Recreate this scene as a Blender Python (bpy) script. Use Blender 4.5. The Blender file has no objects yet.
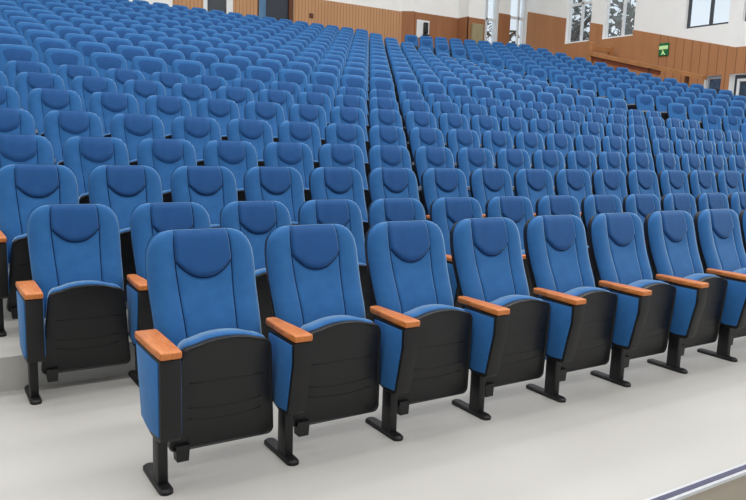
import bpy, bmesh, math, random
from mathutils import Vector, Matrix

SC = bpy.context.scene
COL = SC.collection
random.seed(4)

# ------------------------------------------------------------------ materials
def lin(c):
    c = c / 255.0
    return c / 12.92 if c <= 0.04045 else ((c + 0.055) / 1.055) ** 2.4

def rgb(r, g, b):
    return (lin(r), lin(g), lin(b), 1.0)

def new_mat(name):
    m = bpy.data.materials.new(name)
    m.use_nodes = True
    nt = m.node_tree
    return m, nt, nt.nodes['Principled BSDF']

def N(nt, kind, **kw):
    n = nt.nodes.new(kind)
    for k, v in kw.items():
        setattr(n, k, v)
    return n

def noise_color(nt, b, c1, c2, scale, detail=3, coord='Object', stretch=(1, 1, 1)):
    tc = N(nt, 'ShaderNodeTexCoord')
    mp = N(nt, 'ShaderNodeMapping')
    mp.inputs['Scale'].default_value = stretch
    no = N(nt, 'ShaderNodeTexNoise')
    no.inputs['Scale'].default_value = scale
    no.inputs['Detail'].default_value = detail
    cr = N(nt, 'ShaderNodeValToRGB')
    cr.color_ramp.elements[0].color = c1
    cr.color_ramp.elements[1].color = c2
    cr.color_ramp.elements[0].position = .3
    cr.color_ramp.elements[1].position = .7
    nt.links.new(tc.outputs[coord], mp.inputs['Vector'])
    nt.links.new(mp.outputs['Vector'], no.inputs['Vector'])
    nt.links.new(no.outputs['Fac'], cr.inputs['Fac'])
    nt.links.new(cr.outputs['Color'], b.inputs['Base Color'])
    return tc, mp, no, cr

def bump(nt, b, src, strength, dist):
    bp = N(nt, 'ShaderNodeBump')
    bp.inputs['Strength'].default_value = strength
    bp.inputs['Distance'].default_value = dist
    nt.links.new(src, bp.inputs['Height'])
    nt.links.new(bp.outputs['Normal'], b.inputs['Normal'])

def fabric(name, c1, c2, sheen=1.0):
    m, nt, b = new_mat(name)
    noise_color(nt, b, c1, c2, 14, 4)
    tc = N(nt, 'ShaderNodeTexCoord')
    w = N(nt, 'ShaderNodeTexNoise')
    w.inputs['Scale'].default_value = 420
    nt.links.new(tc.outputs['Object'], w.inputs['Vector'])
    bump(nt, b, w.outputs['Fac'], .25, .0015)
    b.inputs['Roughness'].default_value = .78
    b.inputs['Specular IOR Level'].default_value = .25
    b.inputs['Sheen Weight'].default_value = sheen
    b.inputs['Sheen Roughness'].default_value = .36
    b.inputs['Sheen Tint'].default_value = (.62, .86, 1, 1)
    return m

def plain(name, col, rough=.5, metal=0.0, spec=.5, var=.0, scale=6):
    m, nt, b = new_mat(name)
    c2 = tuple(min(1, x * (1 + var)) for x in col[:3]) + (1,)
    c1 = tuple(x * (1 - var) for x in col[:3]) + (1,)
    noise_color(nt, b, c1, c2, scale)
    b.inputs['Roughness'].default_value = rough
    b.inputs['Metallic'].default_value = metal
    b.inputs['Specular IOR Level'].default_value = spec
    return m

M = {}
M['blue'] = fabric('blue_fabric', rgb(35, 92, 150), rgb(41, 100, 159))
M['pillow'] = fabric('headrest_fabric_shaded', rgb(26, 74, 130), rgb(30, 80, 137), .7)  # darker than the seat blue: shade on the pads put into the colour
M['seam'] = plain('seam_shade_navy', rgb(16, 36, 74), .9, 0, .1)  # crease shade along the seams, put into a dark colour
M['panel'] = fabric('side_panel_fabric', rgb(42, 102, 164), rgb(48, 109, 172), .15)
M['black'] = plain('black_plastic', rgb(17, 17, 19), .42, 0, .45, .12, 30)
M['stand'] = plain('black_powder_coat', rgb(16, 16, 18), .5, 0, .4, .12, 30)
M['wood'] = None
M['white'] = plain('white_plaster', rgb(238, 238, 236), .9, 0, .2, .02, 2)
M['frame'] = plain('white_frame', rgb(222, 224, 225), .5, 0, .4, .02)
M['alu'] = plain('aluminium', rgb(205, 208, 212), .35, .6, .5, .04, 40)
M['nosing'] = plain('dark_nosing_insert', rgb(72, 72, 98), .5, 0, .4, .08, 40)
M['door'] = plain('dark_grey_door', rgb(62, 66, 72), .5, 0, .4, .05)
M['navy'] = plain('dark_navy_door', rgb(40, 46, 56), .5, 0, .4, .05)
M['paleblue'] = plain('pale_blue_corridor', rgb(120, 160, 196), .8, 0, .2, .15, 3)
M['brown'] = plain('dark_brown', rgb(92, 56, 34), .6, 0, .3, .1)
M['redbrown'] = plain('red_brown_panel', rgb(126, 66, 42), .6, 0, .3, .15)
M['cab'] = plain('beige_cabinet', rgb(150, 140, 108), .6, 0, .3, .06)
M['green'] = plain('sign_green', rgb(18, 104, 58), .5, 0, .3, .05)
M['signpale'] = plain('sign_pale_band', rgb(206, 240, 170), .5, 0, .3, .03)
M['riser'] = plain('riser_grey', rgb(196, 195, 191), .75, 0, .3, .05, 3)
M['taupe'] = plain('riser_taupe', rgb(168, 160, 146), .75, 0, .3, .05, 3)
M['bark'] = plain('tree_bark', rgb(70, 60, 52), .9, 0, .1, .3)
M['leaf'] = plain('dark_foliage', rgb(70, 82, 80), .8, 0, .2, .4, 2)
M['greywall'] = plain('grey_building', rgb(150, 158, 166), .8, 0, .2, .05)

def wood_arm():
    m, nt, b = new_mat('armrest_wood')
    tc, mp, no, cr = noise_color(nt, b, rgb(176, 96, 40), rgb(214, 134, 70), 7, 5, 'Object', (26, 2.5, 10))
    b.inputs['Roughness'].default_value = .38
    b.inputs['Specular IOR Level'].default_value = .45
    return m
M['wood'] = wood_arm()
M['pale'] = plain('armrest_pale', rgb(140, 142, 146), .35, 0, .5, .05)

def wood_wall(name, c1, c2, axis, pitch, groove, gdark, only_below=None):
    """wood cladding with vertical board joints every `pitch` metres along `axis` (world axes)"""
    m, nt, b = new_mat(name)
    tc, mp, no, cr = noise_color(nt, b, c1, c2, 1.2, 5, 'Object', (3, 3, .5))
    sep = N(nt, 'ShaderNodeSeparateXYZ')
    nt.links.new(tc.outputs['Object'], sep.inputs[0])
    md = N(nt, 'ShaderNodeMath', operation='MODULO')
    md.inputs[1].default_value = pitch
    nt.links.new(sep.outputs[axis], md.inputs[0])
    lt = N(nt, 'ShaderNodeMath', operation='LESS_THAN')
    lt.inputs[1].default_value = groove
    nt.links.new(md.outputs[0], lt.inputs[0])
    mx = N(nt, 'ShaderNodeMix', data_type='RGBA')
    mx.inputs[7].default_value = gdark
    src = lt.outputs[0]
    if only_below is not None:
        l2 = N(nt, 'ShaderNodeMath', operation='LESS_THAN')
        l2.inputs[1].default_value = only_below
        ml = N(nt, 'ShaderNodeMath', operation='MULTIPLY')
        nt.links.new(sep.outputs[axis], l2.inputs[0])
        nt.links.new(src, ml.inputs[0]); nt.links.new(l2.outputs[0], ml.inputs[1])
        src = ml.outputs[0]
    nt.links.new(src, mx.inputs[0])
    nt.links.new(cr.outputs['Color'], mx.inputs[6])
    nt.links.new(mx.outputs[2], b.inputs['Base Color'])
    b.inputs['Roughness'].default_value = .6
    b.inputs['Specular IOR Level'].default_value = .25
    return m
M['wood_side'] = wood_wall('wood_cladding_side', rgb(166, 115, 78), rgb(175, 123, 84), 1, .31, .03, rgb(132, 88, 60), 13.6)
M['wood_rear'] = wood_wall('wood_cladding_rear', rgb(180, 136, 98), rgb(190, 145, 106), 0, .125, .03, rgb(160, 118, 82))
M['wood_shaded'] = wood_wall('wood_cladding_shaded', rgb(146, 98, 66), rgb(156, 106, 72), 0, .5, .01, rgb(120, 76, 46))  # shaded copy of the rear cladding: corner shade put into the colour
M['rail'] = plain('rail_wood', rgb(172, 118, 72), .5, 0, .35, .12, 4)

def floor_mat():
    m, nt, b = new_mat('grey_vinyl_floor')
    tc, mp, no, cr = noise_color(nt, b, rgb(180, 178, 173), rgb(189, 187, 183), .9, 5)
    n2 = N(nt, 'ShaderNodeTexNoise')
    n2.inputs['Scale'].default_value = 60
    nt.links.new(tc.outputs['Object'], n2.inputs['Vector'])
    bump(nt, b, n2.outputs['Fac'], .04, .002)
    b.inputs['Roughness'].default_value = .42
    b.inputs['Specular IOR Level'].default_value = .35
    return m
M['floor'] = floor_mat()

def glass_mat():
    m, nt, b = new_mat('window_glass')
    out = nt.nodes['Material Output']
    tr = N(nt, 'ShaderNodeBsdfTransparent')
    gl = N(nt, 'ShaderNodeBsdfGlossy')
    gl.inputs['Roughness'].default_value = .03
    tr.inputs['Color'].default_value = (.93, .97, 1, 1)
    mx = N(nt, 'ShaderNodeMixShader')
    mx.inputs[0].default_value = .12
    nt.links.new(tr.outputs[0], mx.inputs[1])
    nt.links.new(gl.outputs[0], mx.inputs[2])
    nt.links.new(mx.outputs[0], out.inputs['Surface'])
    return m
M['glass'] = glass_mat()

# ------------------------------------------------------------------ helpers
def link(o, parent=None):
    COL.objects.link(o)
    if parent is not None:
        o.parent = parent
    return o

def obj(name, me, parent=None, label=None):
    o = bpy.data.objects.new(name, me)
    link(o, parent)
    if label:
        o['label'] = label
    return o

def empty(name, loc=(0, 0, 0), rz=0.0):
    o = bpy.data.objects.new(name, None)
    o.empty_display_size = .1
    o.location = loc
    o.rotation_euler = (0, 0, rz)
    return link(o)

def tag(o, label, cat, group=None, kind=None):
    o['label'] = label
    o['category'] = cat
    if group:
        o['group'] = group
    if kind:
        o['kind'] = kind
    return o

def struct(o, label=None, cat=None):
    o['kind'] = 'structure'
    if label:
        o['label'] = label
    if cat:
        o['category'] = cat
    return o

def mesh(name, verts, faces, mats, mi=None, smooth=False):
    me = bpy.data.meshes.new(name)
    me.from_pydata([tuple(v) for v in verts], [], faces)
    for m in mats:
        me.materials.append(m)
    if mi:
        for p, k in zip(me.polygons, mi):
            p.material_index = k
    if smooth:
        for p in me.polygons:
            p.use_smooth = True
    me.update()
    return me

class MB:
    """collects simple solids into one mesh"""
    def __init__(self):
        self.bm = bmesh.new()
    def box(self, x0, x1, y0, y1, z0, z1):
        vs = [self.bm.verts.new(p) for p in ((x0,y0,z0),(x1,y0,z0),(x1,y1,z0),(x0,y1,z0),(x0,y0,z1),(x1,y0,z1),(x1,y1,z1),(x0,y1,z1))]
        for f in ((0,3,2,1),(4,5,6,7),(0,1,5,4),(1,2,6,5),(2,3,7,6),(3,0,4,7)):
            self.bm.faces.new([vs[i] for i in f])
        return self
    def prism(self, pts, fa, fb):
        """extrude polygon pts; fa/fb map a 2D point to the two end 3D points"""
        a = [self.bm.verts.new(fa(*p)) for p in pts]
        b = [self.bm.verts.new(fb(*p)) for p in pts]
        self.bm.faces.new(a)
        self.bm.faces.new(list(reversed(b)))
        n = len(pts)
        for i in range(n):
            j = (i + 1) % n
            self.bm.faces.new([a[j], a[i], b[i], b[j]])
        return self
    def prism_x(self, pts, x0, x1):
        return self.prism(pts, lambda y, z: (x0, y, z), lambda y, z: (x1, y, z))
    def prism_z(self, pts, z0, z1):
        return self.prism(pts, lambda x, y: (x, y, z0), lambda x, y: (x, y, z1))
    def bevel(self, w, seg=2):
        self.fix()
        es = [e for e in self.bm.edges if len(e.link_faces) == 2 and e.calc_face_angle(0) > .5]
        bmesh.ops.bevel(self.bm, geom=es, offset=w, segments=seg, profile=.5, affect='EDGES', clamp_overlap=True)
        return self
    def fix(self):
        bmesh.ops.recalc_face_normals(self.bm, faces=list(self.bm.faces))
    def done(self, name, mat, smooth=False):
        self.fix()
        me = bpy.data.meshes.new(name)
        self.bm.to_mesh(me)
        self.bm.free()
        me.materials.append(mat)
        if smooth:
            for p in me.polygons:
                p.use_smooth = True
            try:
                me.set_sharp_from_angle(angle=math.radians(35))
            except Exception:
                pass
        return me

# ------------------------------------------------------------------ camera
CAMP = dict(f=716.8, yaw=-.5655, pitch=-.151, roll=.0325, loc=(-.7828, -2.8328, 1.4482))
def cam_axes():
    cy, sy = math.cos(CAMP['yaw']), math.sin(CAMP['yaw'])
    cp, sp = math.cos(CAMP['pitch']), math.sin(CAMP['pitch'])
    fwd = Vector((-sy * cp, cy * cp, sp)); right = Vector((cy, sy, 0)); up = right.cross(fwd)
    c, s = math.cos(CAMP['roll']), math.sin(CAMP['roll'])
    return c * right + s * up, -s * right + c * up, fwd
RX, UP, FW = cam_axes()
CL = Vector(CAMP['loc'])
cd = bpy.data.cameras.new('camera')
cam = bpy.data.objects.new('camera', cd)
COL.objects.link(cam)
cd.sensor_fit = 'HORIZONTAL'
cd.sensor_width = 36
cd.lens = 36 * CAMP['f'] / 746
cd.clip_end = 200
mw = Matrix((RX, UP, -FW)).transposed().to_4x4()
mw.translation = CL
cam.matrix_world = mw
SC.camera = cam

def project(p):
    d = Vector(p) - CL
    w = d.dot(FW)
    return 373 + CAMP['f'] * d.dot(RX) / w, 250 - CAMP['f'] * d.dot(UP) / w, w

# ------------------------------------------------------------------ seat shapes (local: x=0 seat centre, y toward the back, z up)
W = .57
HALF = .252
TOPZ, BOTZ = 1.026, .40
BL = (TOPZ - BOTZ) / 2
REC = math.atan(.31)
NY, NZ = -math.cos(REC), math.sin(REC)

def ycen(z):
    return .336 - .19 * (TOPZ - z) - .20 * (TOPZ - z) ** 2 - .018 * math.exp(-((z - .60) / .12) ** 2)

def sseam(v):
    t = (v + 1) / 2
    if t > .35:
        return .485 + .055 * (t - .35) / .65
    return .485 - .09 * ((.35 - t) / .35) ** 2

def bpoint(u, v, off=None, T=.036, scale=1.0):
    m = 7; k = .444
    if v > 0:
        x = HALF * u * math.sqrt(1 - k * v ** m / 2)
        zz = BL * v * math.sqrt(1 - k * abs(u) ** m / 2)
    else:
        k2 = .25
        x = HALF * u * math.sqrt(1 - k2 * (-v) ** m / 2)
        zz = BL * v * math.sqrt(1 - k2 * abs(u) ** m / 2)
    x *= scale; zz *= scale
    t = (v + 1) / 2
    x *= .95 + .05 * min(1, t / .7)
    z = BOTZ + BL + zz
    e = max(0.0, 1 - abs(u) ** 9 - abs(v) ** 12)
    d = T * math.sqrt(e)
    if off is None:
        s = sseam(v)
        au = abs(u)
        wing = max(0, min(1, (au - s) / .22))
        d += .010 * wing * (1 - max(0, (au - .85) / .15)) * math.sqrt(e)
        ud = v - (2 * (.652 + .125 * min(1, au / s) ** 2.3) - 1)
        if au < s:
            d -= .007 * math.exp(-abs(ud + .03) / .05) * min(1, (s - au) / .06)
        d -= .0075 * math.exp(-((au - s) / .022) ** 2) * math.sqrt(e)
    else:
        d = off
    return (x, ycen(z) + NY * d, z + NZ * d * .6)

def cols(v, lod):
    s = sseam(v)
    if lod == 0:
        h = [0, .06, .12, .18, .24, .30, .36, .41, s - .06, s - .022, s - .009, s, s + .009, s + .022, s + .06, .68, .78, .86, .92, .96, .985, 1.0]
    elif lod == 1:
        h = [0, .25, s - .03, s, s + .03, .72, .86, .95, 1.0]
    else:
        h = [0, .45, .8, .95, 1.0]
    return [-x for x in reversed(h[1:])] + h

def rows_(lod):
    if lod == 0:
        return [-1, -.985, -.94, -.85, -.72, -.58, -.45, -.32, -.2, -.08, .04, .12, .17, .21, .24, .26, .28, .30, .32, .34, .37, .4, .43, .46, .5, .54, .58, .63, .69, .76, .82, .88, .92, .955, .98, .993, 1]
    if lod == 1:
        return [-1, -.94, -.7, -.4, -.1, .2, .45, .65, .8, .9, .96, 1]
    return [-1, -.9, -.4, .2, .6, .82, .93, 1]

def grid_faces(nr, nc, base=0, flip=False):
    f = []
    for i in range(nr - 1):
        for j in range(nc - 1):
            q = (base + i * nc + j, base + i * nc + j + 1, base + (i + 1) * nc + j + 1, base + (i + 1) * nc + j)
            f.append(tuple(reversed(q)) if flip else q)
    return f

def cushion_data(lod):
    V = []; R = rows_(lod)
    for v in R:
        for u in cols(v, lod):
            V.append(bpoint(u, v))
    return V, grid_faces(len(R), len(cols(0, lod)))

def backshell_data(lod):
    V = []; R = rows_(min(2, lod + 1)) if lod else rows_(1)
    C = cols(0, 2) if lod else cols(0, 1)
    for v in R:
        for u in C:
            e = max(0, 1 - abs(u) ** 16 - abs(v) ** 16)
            V.append(bpoint(u, v, -.001 - .060 * math.sqrt(e), scale=1.006))
    return V, grid_faces(len(R), len(C), 0, True)

def pillow_data(lod):
    """headrest pad: bounded by the two seams and a U-shaped lower edge"""
    if lod == 0:
        P = [-1, -.98, -.93, -.85, -.7, -.5, -.25, 0, .25, .5, .7, .85, .93, .98, 1]
        Q = [0, .02, .06, .12, .22, .4, .6, .8, .92, 1]
    elif lod == 1:
        P = [-1, -.92, -.6, -.3, 0, .3, .6, .92, 1]; Q = [0, .07, .25, .6, .9, 1]
    else:
        P = [-1, -.6, 0, .6, 1]; Q = [0, .15, .6, 1]  # widened on far seats so the dark tone covers their shaded faces
    V = []
    for q in Q:
        for p in P:
            vlo = 2 * (.652 + .125 * abs(p) ** 2.3) - 1 if lod < 2 else .12 + .2 * p * p
            vhi = .99 if lod < 2 else .93
            v = vlo + (vhi - vlo) * q
            u = p * (sseam(v) - .012 if lod < 2 else .84)
            e = min(1, (1 - abs(p)) / .09) if lod < 2 else (0 if abs(p) == 1 else 1)
            eb = min(1, q / .09); et = 1 if lod < 2 else min(1, (1 - q) / .15)
            prof = math.sqrt(max(0, 1 - (1 - e) ** 2)) * math.sqrt(max(0, 1 - (1 - eb) ** 2)) * math.sqrt(max(0, 1 - (1 - et) ** 2))
            b = bpoint(u, v)
            d = -.002 + .016 * prof * (.35 + .65 * (1 - q)) if lod < 2 else -.004 + .016 * prof
            V.append((b[0], b[1] + NY * d, b[2] + NZ * d))
    return V, grid_faces(len(Q), len(P))

def seam_shade_mesh(lod):
    """seams, with their crease shade drawn as dark tubes: two long ones down the back and the U under the headrest"""
    V = []; F = []
    ns = 18 if lod == 0 else 9
    r = .0032
    paths = []
    for sx in (-1, 1):
        P = []
        for i in range(ns + 1):
            v = -.86 + (.985 + .86) * i / ns
            P.append((sx * sseam(v), v, .001))
        paths.append(P)
    P = []
    for i in range(ns + 1):
        p = -1 + 2 * i / ns
        v = 2 * (.652 + .125 * abs(p) ** 2.3) - 1
        P.append((p * sseam(v), v, .001))
    paths.append(P)
    for P in paths:
        C = []
        for u, v, o in P:
            b = bpoint(u, v)
            C.append(Vector((b[0], b[1] + NY * o, b[2] + NZ * o)))
        base = len(V)
        nrm = Vector((0, NY, NZ)).normalized()
        for i, c in enumerate(C):
            t = (C[min(i + 1, len(C) - 1)] - C[max(i - 1, 0)]).normalized()
            sd = t.cross(nrm).normalized()
            V += [c + sd * r, c + nrm * r * .8, c - sd * r, c - nrm * r * 1.5]
        for i in range(len(C) - 1):
            for k in range(4):
                a = base + i * 4 + k; b2 = base + i * 4 + (k + 1) % 4
                F.append((a, b2, b2 + 4, a + 4))
    return fix_mesh(V, F, [M['seam']], 'seam', True, 80)

# folded seat: black underside shell faces the front
SW = .200
def pan_y(z):
    return .030 - .14 * (z - .12)

def pan_outline(n=22, w=SW, zb=.115, zt=.614, drop=.026, r=.05):
    """closed outline in (x, z), counter-clockwise from bottom-left"""
    pts = []
    for t in range(5):
        a = math.pi + t / 4 * math.pi / 2
        pts.append((-w * 1.19 + .03 + .03 * math.cos(a), zb + .03 + .03 * math.sin(a)))
    for t in range(5):
        a = 1.5 * math.pi + t / 4 * math.pi / 2
        pts.append((w * 1.19 - .03 + .03 * math.cos(a), zb + .03 + .03 * math.sin(a)))
    for t in range(6):
        a = t / 5 * math.pi / 2
        pts.append((w - r + r * math.cos(a), zt - drop - r + r * math.sin(a)))
    for k in (.6, .3, 0, -.3, -.6):
        pts.append((k * (w - r) , zt - drop * k * k * .95))
    for t in range(6):
        a = math.pi / 2 + t / 5 * math.pi / 2
        pts.append((-w + r + r * math.cos(a), zt - drop - r + r * math.sin(a)))
    return pts

def rings(name_pts, levels, center):
    """nested rings: levels = list of (scale, y offset); returns verts, faces with caps"""
    V = []; F = []
    n = len(name_pts)
    cx, cz = center
    for sc, dy in levels:
        for x, z in name_pts:
            X = cx + (x - cx) * sc[0]; Z = cz + (z - cz) * sc[1]
            V.append((X, pan_y(Z) + dy, Z))
    for i in range(len(levels) - 1):
        for j in range(n):
            k = (j + 1) % n
            F.append((i * n + j, i * n + k, (i + 1) * n + k, (i + 1) * n + j))
    F.append(tuple(reversed(range(n))))
    L = (len(levels) - 1) * n
    F.append(tuple(L + i for i in range(n)))
    return V, F

def fix_mesh(V, F, mats, name, smooth=True, sharp=40):
    me = mesh(name, V, F, mats, None, smooth)
    bm = bmesh.new(); bm.from_mesh(me)
    bmesh.ops.recalc_face_normals(bm, faces=list(bm.faces))
    bm.to_mesh(me); bm.free()
    if smooth:
        try:
            me.set_sharp_from_angle(angle=math.radians(sharp))
        except Exception:
            pass
    return me

def seat_shell_mesh(lod):
    out = pan_outline()
    if lod >= 2:
        out = out[::3]
        V, F = rings(out, [((1, 1), .03), ((1, 1), 0), ((.95, .97), -.012)], (0, .38))
        return fix_mesh(V, F, [M['black']], 'seat_shell')
    lv = [((1, 1), .034), ((1.0, 1.0), .012), ((1.005, 1.003), .002), ((.99, .992), -.007), ((.965, .975), -.008), ((.95, .962), -.003)]
    V, F = rings(out, lv, (0, .38))
    F = F[:-1]
    # front face: grid inside the last ring is replaced by a domed panel with pressed lines
    n = len(out); L = (len(lv) - 1) * n
    bm = bmesh.new()
    vs = [bm.verts.new(v) for v in V]
    for f in F:
        bm.faces.new([vs[i] for i in f])
    ring = [vs[L + i] for i in range(n)]
    cur = ring
    for sc, dy in ((.93, -.012), (.86, -.015), (.5, -.02)):
        nxt = []
        for x, z in out:
            X = x * .95 * sc; Z = .38 + (z - .38) * .962 * sc
            nxt.append(bm.verts.new((X, pan_y(Z) + dy + .008, Z)))
        for j in range(n):
            k = (j + 1) % n
            bm.faces.new([cur[j], cur[k], nxt[k], nxt[j]])
        cur = nxt
    bm.faces.new(cur)
    if lod == 0:
        # pressed lines: one straight across the middle, two curved ones below, two uprights
        def strip(fn, x0, x1, w=.0022, h=.002, seg=12):
            prev = None
            for i in range(seg + 1):
                x = x0 + (x1 - x0) * i / seg
                z = fn(x)
                y = pan_y(z) - .0115
                row = [bm.verts.new((x, y + .004, z - w)), bm.verts.new((x, y - h, z)), bm.verts.new((x, y + .004, z + w))]
                if prev:
                    bm.faces.new([prev[0], row[0], row[1], prev[1]])
                    bm.faces.new([prev[1], row[1], row[2], prev[2]])
                prev = row
        strip(lambda x: .425, -.165, .165)
        strip(lambda x: .315 - .012 * (1 - (x / .17) ** 2), -.165, .165)
        strip(lambda x: .265 - .016 * (1 - (x / .17) ** 2), -.165, .165)
    # hinge blocks at the lower corners
    for sx in (-1,):
        c = Vector((sx * .186, .030, .112))
        r = bmesh.ops.create_cube(bm, size=1)
        for v in r['verts']:
            v.co = Vector((v.co.x * (.062 if v.co.z > 0 else .05), v.co.y * .05, v.co.z * .07)) + c
    bmesh.ops.recalc_face_normals(bm, faces=list(bm.faces))
    me = bpy.data.meshes.new('seat_shell')
    bm.to_mesh(me); bm.free()
    me.materials.append(M['black'])
    for p in me.polygons:
        p.use_smooth = True
    me.set_sharp_from_angle(angle=math.radians(40))
    return me

def seat_cushion_mesh(lod):
    out = pan_outline(w=SW - .008, zt=.620, zb=.17)
    if lod >= 2:
        out = out[::3]
        lv = [((.96, .97), .028), ((1, 1.015), .055), ((.95, .98), .095)]
    else:
        lv = [((.97, .975), .024), ((.995, 1.0), .030), ((1.01, 1.022), .046), ((1.0, 1.02), .066), ((.97, .995), .118), ((.90, .95), .138), ((.6, .6), .146)]
    V, F = rings(out, lv, (0, .38))
    return fix_mesh(V, F, [M['blue']], 'seat_cushion', True, 60)

def stand_mesh(lod, end):
    if end:
        prof = [(-.168, .585), (-.166, .262), (-.15, .245), (-.02, .235), (.11, .262), (.15, .45), (.18, .56), (.18, .585)]
    else:
        prof = [(-.168, .585), (-.168, .485), (-.150, .41), (-.118, .25), (-.10, .238), (-.02, .235), (.075, .262), (.085, .45), (.10, .56), (.10, .585)]
    b = MB().prism_x(prof, -.0425, .0425)
    if lod == 0:
        b.bevel(.006, 2)
    return b.done('stand', M['stand'], lod == 0)

def panel_mesh(lod, end, side):
    if end:
        prof = [(-.150, .572), (-.150, .27), (.0, .252), (.105, .275), (.145, .45), (.17, .56), (.17, .572)]
    else:
        prof = [(-.150, .572), (-.150, .486), (-.132, .40), (-.104, .262), (-.02, .255), (.065, .275), (.077, .45), (.09, .56), (.09, .572)]
    x0, x1 = (-.048, -.040) if side < 0 else (.040, .048)
    b = MB().prism_x(prof, x0, x1)
    if lod == 0:
        b.bevel(.004, 2)
    return b.done('side_panel', M['panel'], lod == 0)

def armrest_mesh(lod, end=0):
    L = [(-.178, .040), (-.170, .044), (-.10, .0445), (0, .040), (.09, .034), (.15, .031), (.172, .025), (.18, .014)]
    if end and not lod:
        L = [(-.178, .040), (-.170, .044), (-.05, .048), (.18, .049), (.196, .046), (.200, .038)]
    elif lod:
        L = [(-.178, .044), (0, .041), (.12, .031), (.178, .015)]
    pts = [(-w, y) for y, w in L] + [(w, y) for y, w in reversed(L)]
    b = MB().prism_z(pts, .588, .618)
    if lod == 0:
        b.bevel(.007, 3)
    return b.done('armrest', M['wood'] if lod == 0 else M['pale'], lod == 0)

def leg_mesh(lod):
    b = MB().box(-.021, .021, -.045, .035, .016, .25)
    if lod == 0:
        b.bevel(.005, 2)
    return b.done('leg', M['stand'], lod == 0)

def foot_mesh(lod):
    pts = []
    for cy, s in ((-.085, -1), (.165, 1)):
        for t in range(7):
            a = t / 6 * math.pi
            pts.append((s * .029 * math.cos(a) * 1.0, cy + s * .026 * math.sin(a)))
    b = MB()
    ring = lambda k, z: [b.bm.verts.new((x * k, .04 + (y - .04) * (1 - (1 - k) * .35), z)) for x, y in pts]
    r0, r1, r2 = ring(1, 0.0), ring(1, .014), ring(.8, .022)
    n = len(pts)
    for A, B in ((r0, r1), (r1, r2)):
        for i in range(n):
            j = (i + 1) % n
            b.bm.faces.new([A[i], A[j], B[j], B[i]])
    b.bm.faces.new(r2); b.bm.faces.new(list(reversed(r0)))
    return b.done('foot_plate', M['stand'], True)

ME = {}
for lod in (0, 1, 2):
    V, F = cushion_data(lod); ME['backrest', lod] = fix_mesh(V, F, [M['blue']], 'backrest', True, 70)
    V, F = pillow_data(lod); ME['headrest', lod] = fix_mesh(V, F, [M['pillow']], 'headrest', True, 70)
    V, F = backshell_data(lod); ME['backrest_shell', lod] = fix_mesh(V, F, [M['black']], 'backrest_shell', True, 70)
    if lod < 2:
        ME['seam', lod] = seam_shade_mesh(lod)
    ME['seat_shell', lod] = seat_shell_mesh(lod)
    ME['seat_cushion', lod] = seat_cushion_mesh(lod)
    ME['leg', lod] = leg_mesh(lod)
    ME['foot_plate', lod] = foot_mesh(lod)
    for end in (0, 1):
        ME['armrest', lod, end] = armrest_mesh(lod, end)
        ME['stand', lod, end] = stand_mesh(lod, end)
        for side in (-1, 1):
            ME['side_panel', lod, end, side] = panel_mesh(lod, end, side)

# open surfaces recalculated above may point inward: force the cushion to face the front
for lod in (0, 1, 2):
    for key, want in (('backrest', -1), ('headrest', -1), ('backrest_shell', 1)):
        me = ME[key, lod]
        s = sum(p.normal.y * p.area for p in me.polygons)
        if s * want < 0:
            me.flip_normals()

def add_stand(root, lod, end, x):
    """side frame between two seats: wooden armrest, two upholstered panels, leg with foot plate"""
    st = obj('side_frame', ME['stand', lod, end], root)
    st.location = (x, 0, 0)
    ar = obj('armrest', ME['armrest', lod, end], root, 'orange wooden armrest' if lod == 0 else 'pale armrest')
    ar.location = (x, 0, 0)
    if lod < 2:
        for side in (-1, 1):
            obj('side_panel', ME['side_panel', lod, end, side], st, 'blue upholstered panel')
        lg = obj('leg', ME['leg', lod], root)
        lg.location = (x, 0, 0)
        obj('foot_plate', ME['foot_plate', lod], lg)
    else:
        lg = obj('leg', ME['leg', lod], root)
        lg.location = (x, 0, 0)

def make_seat(lod, end):
    root = empty('auditorium_seat')
    root['category'] = 'auditorium seat'
    bk = obj('backrest', ME['backrest', lod], root)
    obj('headrest', ME['headrest', lod], bk, 'blue headrest pad with shade in its colour')
    if lod < 2:
        obj('seam', ME['seam', lod], bk, 'stitched seam with crease shade drawn dark')
    obj('backrest_shell', ME['backrest_shell', lod], root, 'black back shell')
    obj('seat_cushion', ME['seat_cushion', lod], root)
    obj('seat_shell', ME['seat_shell', lod], root, 'black underside of the folded seat')
    add_stand(root, lod, end, -W / 2)
    return root

def copy_tree(o, parent=None):
    c = o.copy()
    COL.objects.link(c)
    c.parent = parent
    for ch in list(o.children):
        copy_tree(ch, c)
    return c

# ------------------------------------------------------------------ layout
PITCH_ROW = .9065
Y2 = 1.3002
YA = 2.0455
PHI = .0113
HK = {1: 0, 2: 0, 3: .1963, 4: .3834, 5: .6008, 6: .8348, 7: 1.0468, 8: 1.2343, 9: 1.5122, 10: 1.7432, 11: 1.9512, 12: 2.1665, 13: 2.3727, 14: 2.5895, 15: 2.7929}
for k in range(16, 22):
    HK[k] = 2.7929 + .2295 * (k - 15)
LAST = 21
XA_END = 12.75
XR0 = 14.1
TH = math.radians(-14)
def yrow(k):
    return 0 if k == 1 else Y2 if k == 2 else YA + (k - 3) * PITCH_ROW

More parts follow.
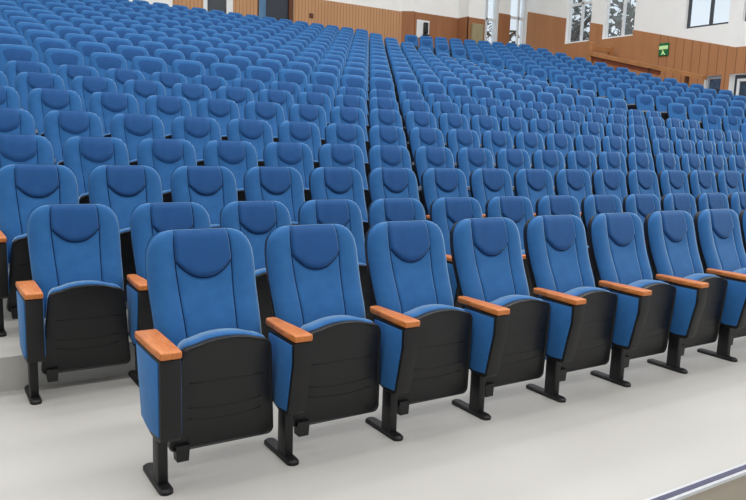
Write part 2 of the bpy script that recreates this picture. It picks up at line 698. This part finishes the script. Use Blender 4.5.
seats = []   # dict(block,row,idx,pos,rz,first,last)
def block_a(k):
    out = []
    n = 0
    while True:
        if k == 1:
            x, y, rz = (n + .5) * W, 0.0, 0.0
        elif k == 2:
            x, y, rz = (n - .5) * W + .2509, Y2, 0.0
        else:
            c, s = math.cos(PHI), math.sin(PHI)
            u, v = n * W, (k - 3) * PITCH_ROW
            x, y, rz = -.1277 + u * c - v * s, YA + u * s + v * c, PHI
        if x > XA_END:
            break
        out.append(dict(block='A', row=k, idx=n, pos=(x, y, HK[k]), rz=rz, first=(n == 0), last=False))
        n += 1
    out[-1]['last'] = True
    return out
for k in range(1, LAST + 1):
    seats += block_a(k)
for k in range(3, LAST + 1):
    row = []
    n = 0
    while True:
        x = XR0 + n * W * math.cos(TH); y = yrow(k) + n * W * math.sin(TH)
        if x > 18.95:
            break
        row.append(dict(block='R', row=k, idx=n, pos=(x, y, HK[k]), rz=TH, first=(n == 0), last=False))
        n += 1
    row[-1]['last'] = True
    seats += row

def seen(s):
    pts = []
    c, sn = math.cos(s['rz']), math.sin(s['rz'])
    for dx, dy, dz in ((-.245, .28, 1.0), (.245, .28, 1.0), (-.245, .2, .75), (.245, .2, .75), (-.33, -.15, .6), (-.33, 0, .05)):
        p = (s['pos'][0] + dx * c - dy * sn, s['pos'][1] + dx * sn + dy * c, s['pos'][2] + dz)
        q = project(p)
        if q[2] < .2:
            return None
        pts.append(q)
    x0 = min(p[0] for p in pts); x1 = max(p[0] for p in pts[:4]); y0 = min(p[1] for p in pts); y1 = max(p[1] for p in pts)
    s['depth'] = pts[0][2]
    s['px'] = (max(0, min(746, max(p[0] for p in pts))) - max(0, x0)) if x1 > 3 and x0 < 743 and y1 > 2 and y0 < 500 else 0
    return s['px'] > 2

vis = [s for s in seats if seen(s)]
hid = [s for s in seats if s not in vis]
vis.sort(key=lambda s: s['depth'])
solo, rest = vis[:300], vis[300:]
print('seats in view', len(vis), 'single', len(solo), 'rest', len(rest), 'outside', len(hid))

ORD = ['zeroth', 'first', 'second', 'third', 'fourth', 'fifth', 'sixth', 'seventh', 'eighth', 'ninth', 'tenth', 'eleventh', 'twelfth', 'thirteenth', 'fourteenth', 'fifteenth', 'sixteenth', 'seventeenth', 'eighteenth', 'nineteenth', 'twentieth', 'twenty-first', 'twenty-second', 'twenty-third', 'twenty-fourth']
rowcount = {}
for s in solo:
    rowcount.setdefault((s['block'], s['row']), []).append(s)
for key, L in rowcount.items():
    L.sort(key=lambda s: s['idx'])
    for i, s in enumerate(L):
        b, k = key
        if b == 'R':
            s['label'] = 'blue seat beyond the stepped aisle, %s from it, in the %s row from the front' % (ORD[s['idx'] + 1], ORD[k])
            s['group'] = 'blue seats in the block beyond the aisle'
        elif k == 1:
            s['label'] = ('folded blue seat at the near left end of the front row' if i == 0 else
                          'folded blue seat with wooden armrest, %s from the left in the front row' % ORD[i + 1])
            s['group'] = 'folded blue seats in the front row'
        elif k == 2:
            s['label'] = ('folded blue seat at the left end of the second row, below the grey step' if i == 0 else
                          'blue seat partly hidden behind the front row, %s from the left in the second row' % ORD[i + 1])
            s['group'] = 'blue seats in the second row'
        else:
            s['label'] = 'folded blue auditorium seat, %s from the left in the %s row from the front' % (ORD[i + 1], ORD[k])
            s['group'] = 'blue seats in the %s row' % ORD[k]

def lod_of(s):
    return 0 if s['row'] <= 3 else 1 if s['row'] <= 8 else 2

protos = {}
for s in solo:
    lod = lod_of(s)
    key = (lod, 1 if s['first'] else 0)
    if key not in protos:
        protos[key] = make_seat(*key)
        o = protos[key]
    else:
        o = copy_tree(protos[key])
    s['obj'] = o
for s in solo:
    o = s['obj']
    o.location = s['pos']
    o.rotation_euler = (0, 0, s['rz'])
    o['label'] = s['label']
    o['group'] = s['group']
    if s['last']:
        add_stand(o, lod_of(s), 1, W / 2)

# the seats past the nearest 300: one mass
def mass(name, lst):
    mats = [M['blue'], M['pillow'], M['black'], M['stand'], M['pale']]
    bits = [('backrest', 0), ('headrest', 1), ('backrest_shell', 2), ('seat_cushion', 0), ('seat_shell', 2)]
    V = []; F = []; MI = []
    for s in lst:
        c, sn = math.cos(s['rz']), math.sin(s['rz'])
        px, py, pz = s['pos']
        def put(me, mi, dx=0.0):
            base = len(V)
            for v in me.vertices:
                x, y, z = v.co.x + dx, v.co.y, v.co.z
                V.append((px + x * c - y * sn, py + x * sn + y * c, pz + z))
            for p in me.polygons:
                F.append(tuple(base + i for i in p.vertices)); MI.append(mi)
        for nme, mi in bits:
            put(ME[nme, 2], mi)
        for dx in ((-W / 2, W / 2) if s['last'] else (-W / 2,)):
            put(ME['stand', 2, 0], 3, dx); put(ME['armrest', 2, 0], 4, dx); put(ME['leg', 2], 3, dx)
    me = mesh(name, V, F, mats, MI, True)
    me.set_sharp_from_angle(angle=math.radians(60))
    return obj(name, me)
tag(mass('distant_auditorium_seats', rest + hid), 'mass of small blue seats filling the topmost rows below the rear wall', 'auditorium seats', None, 'stuff')

# ------------------------------------------------------------------ floor and tiers
XW = 20.8       # inner face of the side wall
YW = 20.0       # inner face of the rear wall
PE = -1.14      # front edge of the platform
FE = .555       # tier front edge ahead of its row
b = MB()
b.box(-7, XW, PE + .055, YA - FE + .16, -.6, 0)
struct(obj('floor', b.done('floor', M['floor'])), 'pale grey vinyl floor under the two front rows', 'floor')
b = MB().box(-7, XW, PE, PE + .054, -.6, -.012)
struct(obj('trim_1', b.done('trim', M['taupe'])), 'taupe front face of the seating platform', 'platform edge')
nos = struct(obj('trim_2', MB().box(-7, XW, PE - .006, PE + .054, -.011, .004).done('nosing', M['alu'])), 'bright metal nosing along the platform edge', 'nosing')
obj('nosing_insert', MB().box(-7, XW, PE + .010, PE + .038, .0042, .006).done('nosing_insert', M['nosing']), nos)

def tiers():
    bm = bmesh.new()
    mi = []
    def slab(p, z0, z1):
        a = [bm.verts.new((x, y, z0)) for x, y in p]; t = [bm.verts.new((x, y, z1)) for x, y in p]
        f = bm.faces.new(t); f.material_index = 0
        f = bm.faces.new(list(reversed(a))); f.material_index = 1
        for i in range(4):
            j = (i + 1) % 4
            f = bm.faces.new([a[i], a[j], t[j], t[i]]); f.material_index = 1
    XB = 13.78
    for k in range(3, LAST + 1):
        y0 = yrow(k) - FE
        y1 = yrow(k + 1) - FE if k < LAST else YW
        d = math.tan(PHI)
        slab([(-7, y0 - 7 * d), (XB, y0 + XB * d), (XB, y1 + (XB * d if k < LAST else 0)), (-7, y1 - (7 * d if k < LAST else 0))], HK[k - 1] - .3, HK[k])
        t = math.tan(TH)
        xe = XW if y0 > 15.2 else 19.4
        slab([(XB, y0 + .10), (xe, y0 + .10 + (xe - XB) * t), (xe, (y1 + .10 + (xe - XB) * t) if k < LAST else YW), (XB, y1 + .10 if k < LAST else YW)], HK[k - 1] - .6, HK[k])
    bmesh.ops.recalc_face_normals(bm, faces=list(bm.faces))
    me = bpy.data.meshes.new('tiers'); bm.to_mesh(me); bm.free()
    me.materials.append(M['floor']); me.materials.append(M['riser'])
    return me
struct(obj('floor_tiers', tiers()), 'stepped grey tiers that carry the rows of seats', 'stepped floor')
struct(obj('floor_walkway', MB().box(19.42, XW - .002, 4, 15.1, 1.4, 1.74).done('walkway', M['floor'])), 'sunken walkway behind the guard rail', 'floor')

# ------------------------------------------------------------------ rear wall
ZT = 11.0
def rear_piece(b, x0, x1, y, z0, z1, th=.25):
    b.box(x0, x1, y, y + th, z0, z1)
wall = MB()
openA = (7.16, 8.03, 6.28)     # door 1
openB = (8.93, 10.16, 6.36)    # door 2
for x0, x1 in ((-7, openA[0]), (openA[1], openB[0]), (openB[1], 14.62)):
    wall.box(x0, x1, YW, YW + .25, 0, ZT)
wall.box(openA[0], openA[1], YW, YW + .25, openA[2], ZT)
wall.box(openB[0], openB[1], YW, YW + .25, openB[2], ZT)
# jog, second section, return and third section
wall.prism_z([(14.62, YW), (15.0, YW - .3), (17.06, YW - .3), (17.06, YW - .9), (17.87, YW - .9), (17.87, YW), (18.45, YW), (18.45, YW + .25), (14.62, YW + .25)], 0, ZT)
wall.box(19.25, 19.85, YW - .12, YW + .25, 0, ZT)
wall.box(18.45, 19.25, YW, YW + .25, 8.4, ZT)
wall.box(19.85, XW, YW, YW + .25, 8.4, ZT)
wall.box(18.45, 19.25, YW, YW + .25, 0, 4.3)
wall.box(19.85, XW, YW, YW + .25, 0, 4.3)
struct(obj('wall_rear', wall.done('wall_rear', M['white'])), 'white rear wall above the top row', 'wall')

ZD = 6.2
dado = MB()
for x0, x1 in ((6.10, openA[0] - .10), (openA[1] + .02, openB[0] - .03), (openB[1] + .05, 14.62)):
    dado.box(x0, x1, YW - .03, YW - .001, 3.9, ZD)
struct(obj('trim_3', dado.done('rear_cladding', M['wood_rear'])), 'orange wood cladding along the rear wall', 'wood cladding')
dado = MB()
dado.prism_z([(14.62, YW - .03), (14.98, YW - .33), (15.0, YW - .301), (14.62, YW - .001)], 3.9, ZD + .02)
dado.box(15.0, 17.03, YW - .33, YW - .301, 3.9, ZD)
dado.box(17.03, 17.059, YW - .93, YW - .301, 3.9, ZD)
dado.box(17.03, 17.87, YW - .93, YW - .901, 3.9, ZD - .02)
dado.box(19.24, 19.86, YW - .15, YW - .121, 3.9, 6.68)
struct(obj('trim_4', dado.done('rear_cladding_corner', M['wood_shaded'])), 'wood cladding coloured for shade on the stepped corner of the rear wall', 'wood cladding')

def door_frame(b, x0, x1, y, z0, z1, w=.08, d=.06):
    b.box(x0, x0 + w, y - d, y + d, z0, z1); b.box(x1 - w, x1, y - d, y + d, z0, z1); b.box(x0 + w, x1 - w, y - d, y + d, z1 - w, z1)

FZ = HK[LAST]
d1 = struct(empty('door_1', (0, 0, 0)), 'dark grey door in a white frame at the top of the rear rows', 'door')
fb = MB(); fb.box(7.06, 7.19, YW - .05, YW + .1, FZ, 6.36); fb.box(7.83, 8.04, YW - .05, YW + .1, FZ, 6.36); fb.box(7.19, 7.83, YW - .05, YW + .1, 6.26, 6.36)
obj('door_frame', fb.done('door_frame', M['frame']), d1, 'white door frame')
obj('door_leaf', MB().box(7.19, 7.83, YW + .02, YW + .07, FZ, 6.26).done('door_leaf', M['door']), d1)
obj('handle', MB().box(7.25, 7.28, YW - .03, YW + .019, FZ + 1.0, FZ + 1.16).done('handle', M['alu']), d1)
d2 = struct(empty('door_2', (0, 0, 0)), 'dark doorway with a pale blue gap beside it in the rear wall', 'door')
fb = MB(); fb.box(8.90, 8.94, YW - .05, YW + .1, FZ, 6.4); fb.box(10.03, 10.18, YW - .05, YW + .1, FZ, 6.4); fb.box(8.94, 10.03, YW - .05, YW + .1, 6.34, 6.4)
obj('door_frame', fb.done('door_frame', M['brown']), d2, 'brown door frame')
obj('door_leaf', MB().box(9.24, 10.03, YW + .03, YW + .08, FZ, 6.34).done('door_leaf', M['navy']), d2, 'dark navy door leaf')
struct(obj('wall_corridor', MB().box(8.3, 10.6, YW + 1.2, YW + 1.3, FZ, 6.6).done('corridor', M['paleblue'])), 'pale blue corridor wall seen through the doorway', 'wall')

sw = tag(empty('light_switch', (10.87, YW - .03, 5.62)), 'small brown switch plate on the slatted wood beside the dark doorway', 'switch')
obj('plate', MB().box(-.08, .08, -.02, 0, -.08, .08).bevel(.01).done('plate', M['brown']), sw)
obj('rocker', MB().box(-.03, .03, -.03, -.02, -.05, .05).done('rocker', M['brown']), sw)

sp = tag(empty('wall_speaker', (15.38, YW - .331, 5.72)), 'black loudspeaker on a white board on the rear wood wall', 'speaker')
obj('backboard', MB().box(-.30, .27, -.04, 0, -.42, .22).bevel(.01).done('backboard', M['frame']), sp, 'white backing board')
obj('cabinet', MB().prism_z([(-.02, -.04), (-.02, -.12), (.17, -.12), (.17, -.04)], -.26, .14).bevel(.02).done('cabinet', M['black'], True), sp, 'black speaker box')
obj('bracket', MB().box(-.04, .19, -.14, -.05, -.36, -.28).done('bracket', M['black']), sp)

cb = tag(empty('wall_cabinet', (17.46, YW - .931, FZ + .9)), 'beige metal cabinet set against the shaded wood beside the glass door', 'cabinet')
obj('cabinet_body', MB().box(-.27, .27, -.08, 0, -.5, .9).bevel(.01).done('cabinet_body', M['cab']), cb)
obj('door', MB().box(-.25, .25, -.10, -.081, -.48, .87).bevel(.006).done('door', M['cab']), cb)
obj('handle', MB().box(.18, .20, -.12, -.101, .1, .3).done('handle', M['alu']), cb)

def glazed(name, label, x0, x1, mull, trans):
    e = struct(empty(name), label, 'window')
    b = MB(); y0, y1 = YW - .03, YW + .05; z0, z1 = 4.31, 8.38; fw = .09
    b.box(x0, x0 + fw, y0, y1, z0, z1); b.box(x1 - fw, x1, y0, y1, z0, z1); b.box(x0 + fw, x1 - fw, y0, y1, z0, z0 + fw); b.box(x0 + fw, x1 - fw, y0, y1, z1 - fw, z1)
    for m in mull: b.box(m - .035, m + .035, y0, y1, z0 + fw, z1 - fw)
    for t in trans: b.box(x0 + fw, x1 - fw, y0, y1, t - .05, t + .05)
    obj('window_frame', b.done('window_frame', M['frame']), e)
    obj('pane', MB().box(x0 + .04, x1 - .04, YW + .006, YW + .014, z0 + .04, z1 - .04).done('pane', M['glass']), e)
glazed('window_1', 'bright tall glazed panel in the rear corner, left of the wood pillar', 18.452, 19.248, [18.72], [6.4])
glazed('window_2', 'tall glazed panel in the rear corner, right of the wood pillar', 19.852, XW - .03, [20.42], [6.62])

# ------------------------------------------------------------------ side wall (plane x = XW)
def dado_z(y):
    return 4.67 + max(0.0, y - 10.62) * .2425
SILL = 5.42
wins = [(16.47, 17.70), (14.50, 15.88), (10.95, 12.5), (9.2, 10.50)]   # y ranges, window 3..6
doors = [(10.98, 11.58, 3.85), (8.2, 10.72, 3.86)]                         # openings at the lower walkway
sw_ = MB()
edges = sorted({-7, 20.25} | {e for w in wins for e in w} | {e for d in doors for e in d[:2]})
TOPW = 8.6
for y0, y1 in zip(edges[:-1], edges[1:]):
    mid = (y0 + y1) / 2
    w = any(a < mid < c for a, c in wins); dr = next((d for d in doors if d[0] < mid < d[1]), None)
    zlow = dr[2] if dr else -.6
    if w:
        sw_.box(XW, XW + .3, y0, y1, zlow, SILL); sw_.box(XW, XW + .3, y0, y1, TOPW, ZT)
    else:
        sw_.box(XW, XW + .3, y0, y1, zlow, ZT)
struct(obj('wall_right', sw_.done('wall_right', M['white'])), 'white side wall with four windows', 'wall')
dd = MB()
for y0, y1 in zip(edges[:-1], edges[1:]):
    if y1 <= -6.9: continue
    mid = (y0 + y1) / 2
    a, c = max(y0, -7), min(y1, YW - .16)
    w = any(p < mid < q for p, q in wins); dr = next((d for d in doors if d[0] < mid < d[1]), None)
    zl = dr[2] if dr else (-.2 if mid < 15 else 3.9)
    brk = [a] + ([10.62] if a < 10.62 < c else []) + [c]
    for p, q in zip(brk[:-1], brk[1:]):
        zp, zq = dado_z(p), dado_z(q)
        if w:
            zp, zq = min(zp, SILL), min(zq, SILL)
        dd.prism([(p, zl), (q, zl), (q, zq), (p, zp)], lambda y, z: (XW - .03, y, z), lambda y, z: (XW - .001, y, z))
struct(obj('trim_5', dd.done('side_cladding', M['wood_side'])), 'brown board cladding that steps down the side wall with the tiers', 'wood cladding')

def side_window(name, label, y0, y1, mull, trans, dark=False):
    e = struct(empty(name), label, 'window')
    b = MB(); x0, x1 = XW + .14, XW + .22; z0, z1 = SILL + .002, TOPW - .002; fw = .075
    b.box(x0, x1, y0 + .002, y0 + fw, z0, z1); b.box(x0, x1, y1 - fw, y1 - .002, z0, z1); b.box(x0, x1, y0 + fw, y1 - fw, z0, z0 + fw); b.box(x0, x1, y0 + fw, y1 - fw, z1 - fw, z1)
    for m in mull: b.box(x0, x1, m - .045, m + .045, z0 + fw, z1 - fw)
    for t in trans: b.box(x0, x1, y0 + fw, y1 - fw, t - .045, t + .045)
    obj('window_frame', b.done('window_frame', M['door'] if dark else M['frame']), e)
    obj('pane', MB().box(XW + .176, XW + .184, y0 + .03, y1 - .03, z0 + .03, z1 - .03).done('pane', M['glass']), e)
side_window('window_3', 'side wall window nearest the rear corner, with a cross bar', *wins[0], [17.05], [6.88])
side_window('window_4', 'second side wall window from the rear corner', *wins[1], [15.1], [])
side_window('window_5', 'bright side wall window above the exit sign', *wins[2], [11.66], [], True)
side_window('window_6', 'side wall window cut by the photo edge', *wins[3], [9.9], [], True)

# exit sign
ex = tag(empty('exit_sign', (XW - .031, 13.15, 4.82)), 'small green emergency exit sign on the brown side wall', 'sign')
obj('sign_panel', MB().box(-.05, 0, -.19, .19, -.21, .21).bevel(.012).done('sign_panel', M['green']), ex)
obj('light_band', MB().box(-.056, -.0501, -.17, .17, .0, .12).done('light_band', M['signpale']), ex, 'pale lit band')
fg = MB()
fg.box(-.056, -.0501, .0, .04, -.06, -.02)
fg.prism([(.06, -.07), (-.02, -.07), (-.05, -.13), (-.1, -.17), (-.06, -.19), (.0, -.14), (.05, -.18), (.09, -.16), (.04, -.12)], lambda y, z: (-.056, y, z), lambda y, z: (-.0501, y, z))
obj('running_figure', fg.done('running_figure', M['signpale']), ex, 'pale running figure')

# lower doors in the walkway
d3 = struct(empty('door_3'), 'lower opening in the side wall beside the end of the guard rail', 'door')
obj('door_frame', MB().box(XW + .1, XW + .16, 11.0, 11.06, 1.75, 3.84).box(XW + .1, XW + .16, 11.5, 11.56, 1.75, 3.84).box(XW + .1, XW + .16, 11.06, 11.5, 3.76, 3.84).done('door_frame', M['alu']), d3)
obj('pane', MB().box(XW + .12, XW + .13, 11.05, 11.51, 1.75, 3.77).done('pane', M['glass']), d3)
d4 = struct(empty('door_4'), 'wide glazed door with pale frame at the lower right of the side wall', 'door')
fb = MB()
for y in (8.22, 9.4, 10.45):
    fb.box(XW + .1, XW + .16, y, y + .07, 1.75, 3.72)
fb.box(XW + .1, XW + .16, 8.29, 10.45, 3.64, 3.72)
obj('door_frame', fb.done('door_frame', M['frame']), d4)
obj('pane', MB().box(XW + .12, XW + .13, 8.26, 10.48, 1.75, 3.66).done('pane', M['glass']), d4)
struct(obj('wall_lobby', MB().box(XW + 2.2, XW + 2.3, 4, 16, .5, 4.6).done('lobby', M['door'])), 'grey lobby wall seen through the lower doors', 'wall')

# ------------------------------------------------------------------ guard rail round the stairwell
def bar(b, p, q, w, h):
    p, q = Vector(p), Vector(q)
    d = (q - p).normalized()
    side = d.cross(Vector((0, 0, 1))).normalized() * w / 2
    up = side.cross(d).normalized() * h / 2
    v = [b.bm.verts.new(x + s * side + t * up) for x in (p, q) for s, t in ((-1, -1), (1, -1), (1, 1), (-1, 1))]
    for f in ((0, 1, 2, 3), (7, 6, 5, 4), (0, 4, 5, 1), (1, 5, 6, 2), (2, 6, 7, 3), (3, 7, 4, 0)):
        b.bm.faces.new([v[i] for i in f])
XR = 19.5
def rz(y):
    return 3.66 + (y - 10.7) * .2385
gr = tag(empty('guard_rail', (XR, 13, 3.5)), 'sloping wooden guard rail around the stairwell by the brown side wall', 'guard rail')
def gobj(name, b, mat, label=None):
    me = b.done(name, mat)
    me.transform(Matrix.Translation((-XR, -13, -3.5)))
    return obj(name, me, gr, label)
b = MB(); bar(b, (XR, 15.15, rz(15.15)), (XR, 10.7, rz(10.7)), .22, .12); gobj('top_rail', b, M['rail'])
b = MB(); bar(b, (XR, 15.1, rz(15.1) - .15), (XR, 12.3, rz(12.3) - .15), .06, .14); gobj('lower_panel', b, M['redbrown'], 'red-brown panel under the rail')
b = MB(); b.box(XR - .10, XR + .10, 15.12, 15.27, 4.0, 5.13); b.bevel(.03); gobj('end_post', b, M['rail'])
b = MB(); b.box(XR + .1, XR + 1.0, 15.14, 15.24, 4.86, 5.0); gobj('return_rail', b, M['rail'])
b = MB(); b.box(XR + .92, XR + 1.06, 15.12, 15.26, 4.0, 5.04); gobj('return_post', b, M['rail'])
for y in (12.69, 11.31):
    b = MB(); b.box(XR - .04, XR + .04, y - .05, y + .05, 2.4, rz(y) - .055); gobj('post', b, M['brown'])

# ------------------------------------------------------------------ outside the windows
def tree(x, y, z, h, r, n, label):
    t = tag(empty('tree', (x, y, z)), label, 'tree', 'dark trees outside the windows')
    b = MB()
    ring0 = None
    for i in range(6):
        s = i / 5
        rad = .22 * (1 - .7 * s)
        ring = [b.bm.verts.new((rad * math.cos(a) + .15 * math.sin(s * 5), rad * math.sin(a), h * .75 * s)) for a in [k * math.pi / 4 for k in range(8)]]
        if ring0:
            for k in range(8):
                b.bm.faces.new([ring0[k], ring0[(k + 1) % 8], ring[(k + 1) % 8], ring[k]])
        ring0 = ring
    for k in range(7):
        a = k * .9; z0 = h * (.45 + .05 * k)
        bar(b, (0, 0, z0), (r * .8 * math.cos(a), r * .8 * math.sin(a), z0 + r * .6), .09, .09)
    obj('trunk', b.done('trunk', M['bark']), t)
    V = []; F = []
    for _ in range(n):
        a, c = random.uniform(0, 6.28), random.uniform(-1, 1)
        rr = r * random.random() ** .4
        q = Vector((rr * math.cos(a) * math.sqrt(1 - c * c), rr * math.sin(a) * math.sqrt(1 - c * c), h * .72 + rr * c * 1.15))
        u = Vector((random.uniform(-1, 1), random.uniform(-1, 1), random.uniform(-1, 1))).normalized()
        w = u.orthogonal().normalized()
        s = random.uniform(.12, .26)
        i = len(V)
        V += [q - u * s, q + w * s * .5, q + u * s, q - w * s * .5]
        F.append((i, i + 1, i + 2, i + 3))
    obj('foliage', mesh('foliage', V, F, [M['leaf']]), t)
tree(25.0, 21.2, 0, 9.0, 1.6, 900, 'dark leafy tree outside the window nearest the rear corner')
tree(24.6, 18.0, 0, 9.0, 1.3, 600, 'dark leafy tree outside the second side window')
tree(23.4, 24.8, 0, 8.2, 1.4, 500, 'dark tree outside the tall glazing in the rear corner')
ob = tag(obj('outside_column', MB().box(24.6, 25.0, 12.3, 13.0, 0, 7.0).prism([(12.0, 7.0), (13.3, 7.0), (13.6, 7.5), (11.7, 7.5)], lambda y, z: (24.5, y, z), lambda y, z: (25.1, y, z)).done('outside_column', M['greywall'])),
         'grey flared column outside the bright side window', 'column')

# ------------------------------------------------------------------ rest of the room shell
struct(obj('ceiling', MB().box(-9.3, XW + .3, -14.3, YW + .3, 10.6, 10.9).done('ceiling', M['white'])), 'white ceiling', 'ceiling')
struct(obj('wall_left', MB().box(-9.3, -9, -14, YW + .25, -.7, 10.6).done('wall_left', M['white'])), 'white left wall', 'wall')
struct(obj('wall_front', MB().box(-9, XW + .3, -14.3, -14, -.7, 10.6).done('wall_front', M['white'])), 'white front wall', 'wall')
struct(obj('floor_lower', MB().box(-9, XW, -14, PE - .01, -.7, -.6).box(-9, -7, PE - .01, YW, -.7, -.6).done('floor_lower', M['floor'])), 'lower grey floor in front of the platform', 'floor')

# ------------------------------------------------------------------ light
w = bpy.data.worlds.new('world')
SC.world = w
w.use_nodes = True
bg = w.node_tree.nodes['Background']
bg.inputs['Color'].default_value = (.90, .95, 1.0, 1)
bg.inputs['Strength'].default_value = 1.1
def area(name, loc, sx, sy, power, rot=(0, 0, 0), col=(1, .995, .985)):
    l = bpy.data.lights.new(name, 'AREA')
    l.shape = 'RECTANGLE'; l.size = sx; l.size_y = sy; l.energy = power; l.color = col
    o = bpy.data.objects.new(name, l)
    o.location = loc; o.rotation_euler = rot
    COL.objects.link(o)
for y, p in ((-8, 520), (-3, 760), (1.5, 800), (6, 760), (11, 640), (16, 520)):
    area('ceiling_light', (7, y, 10.5), 24, 1.2, p)

SC.view_settings.view_transform = 'Standard'
SC.view_settings.look = 'None'
SC.view_settings.exposure = 0
SC.view_settings.gamma = 1
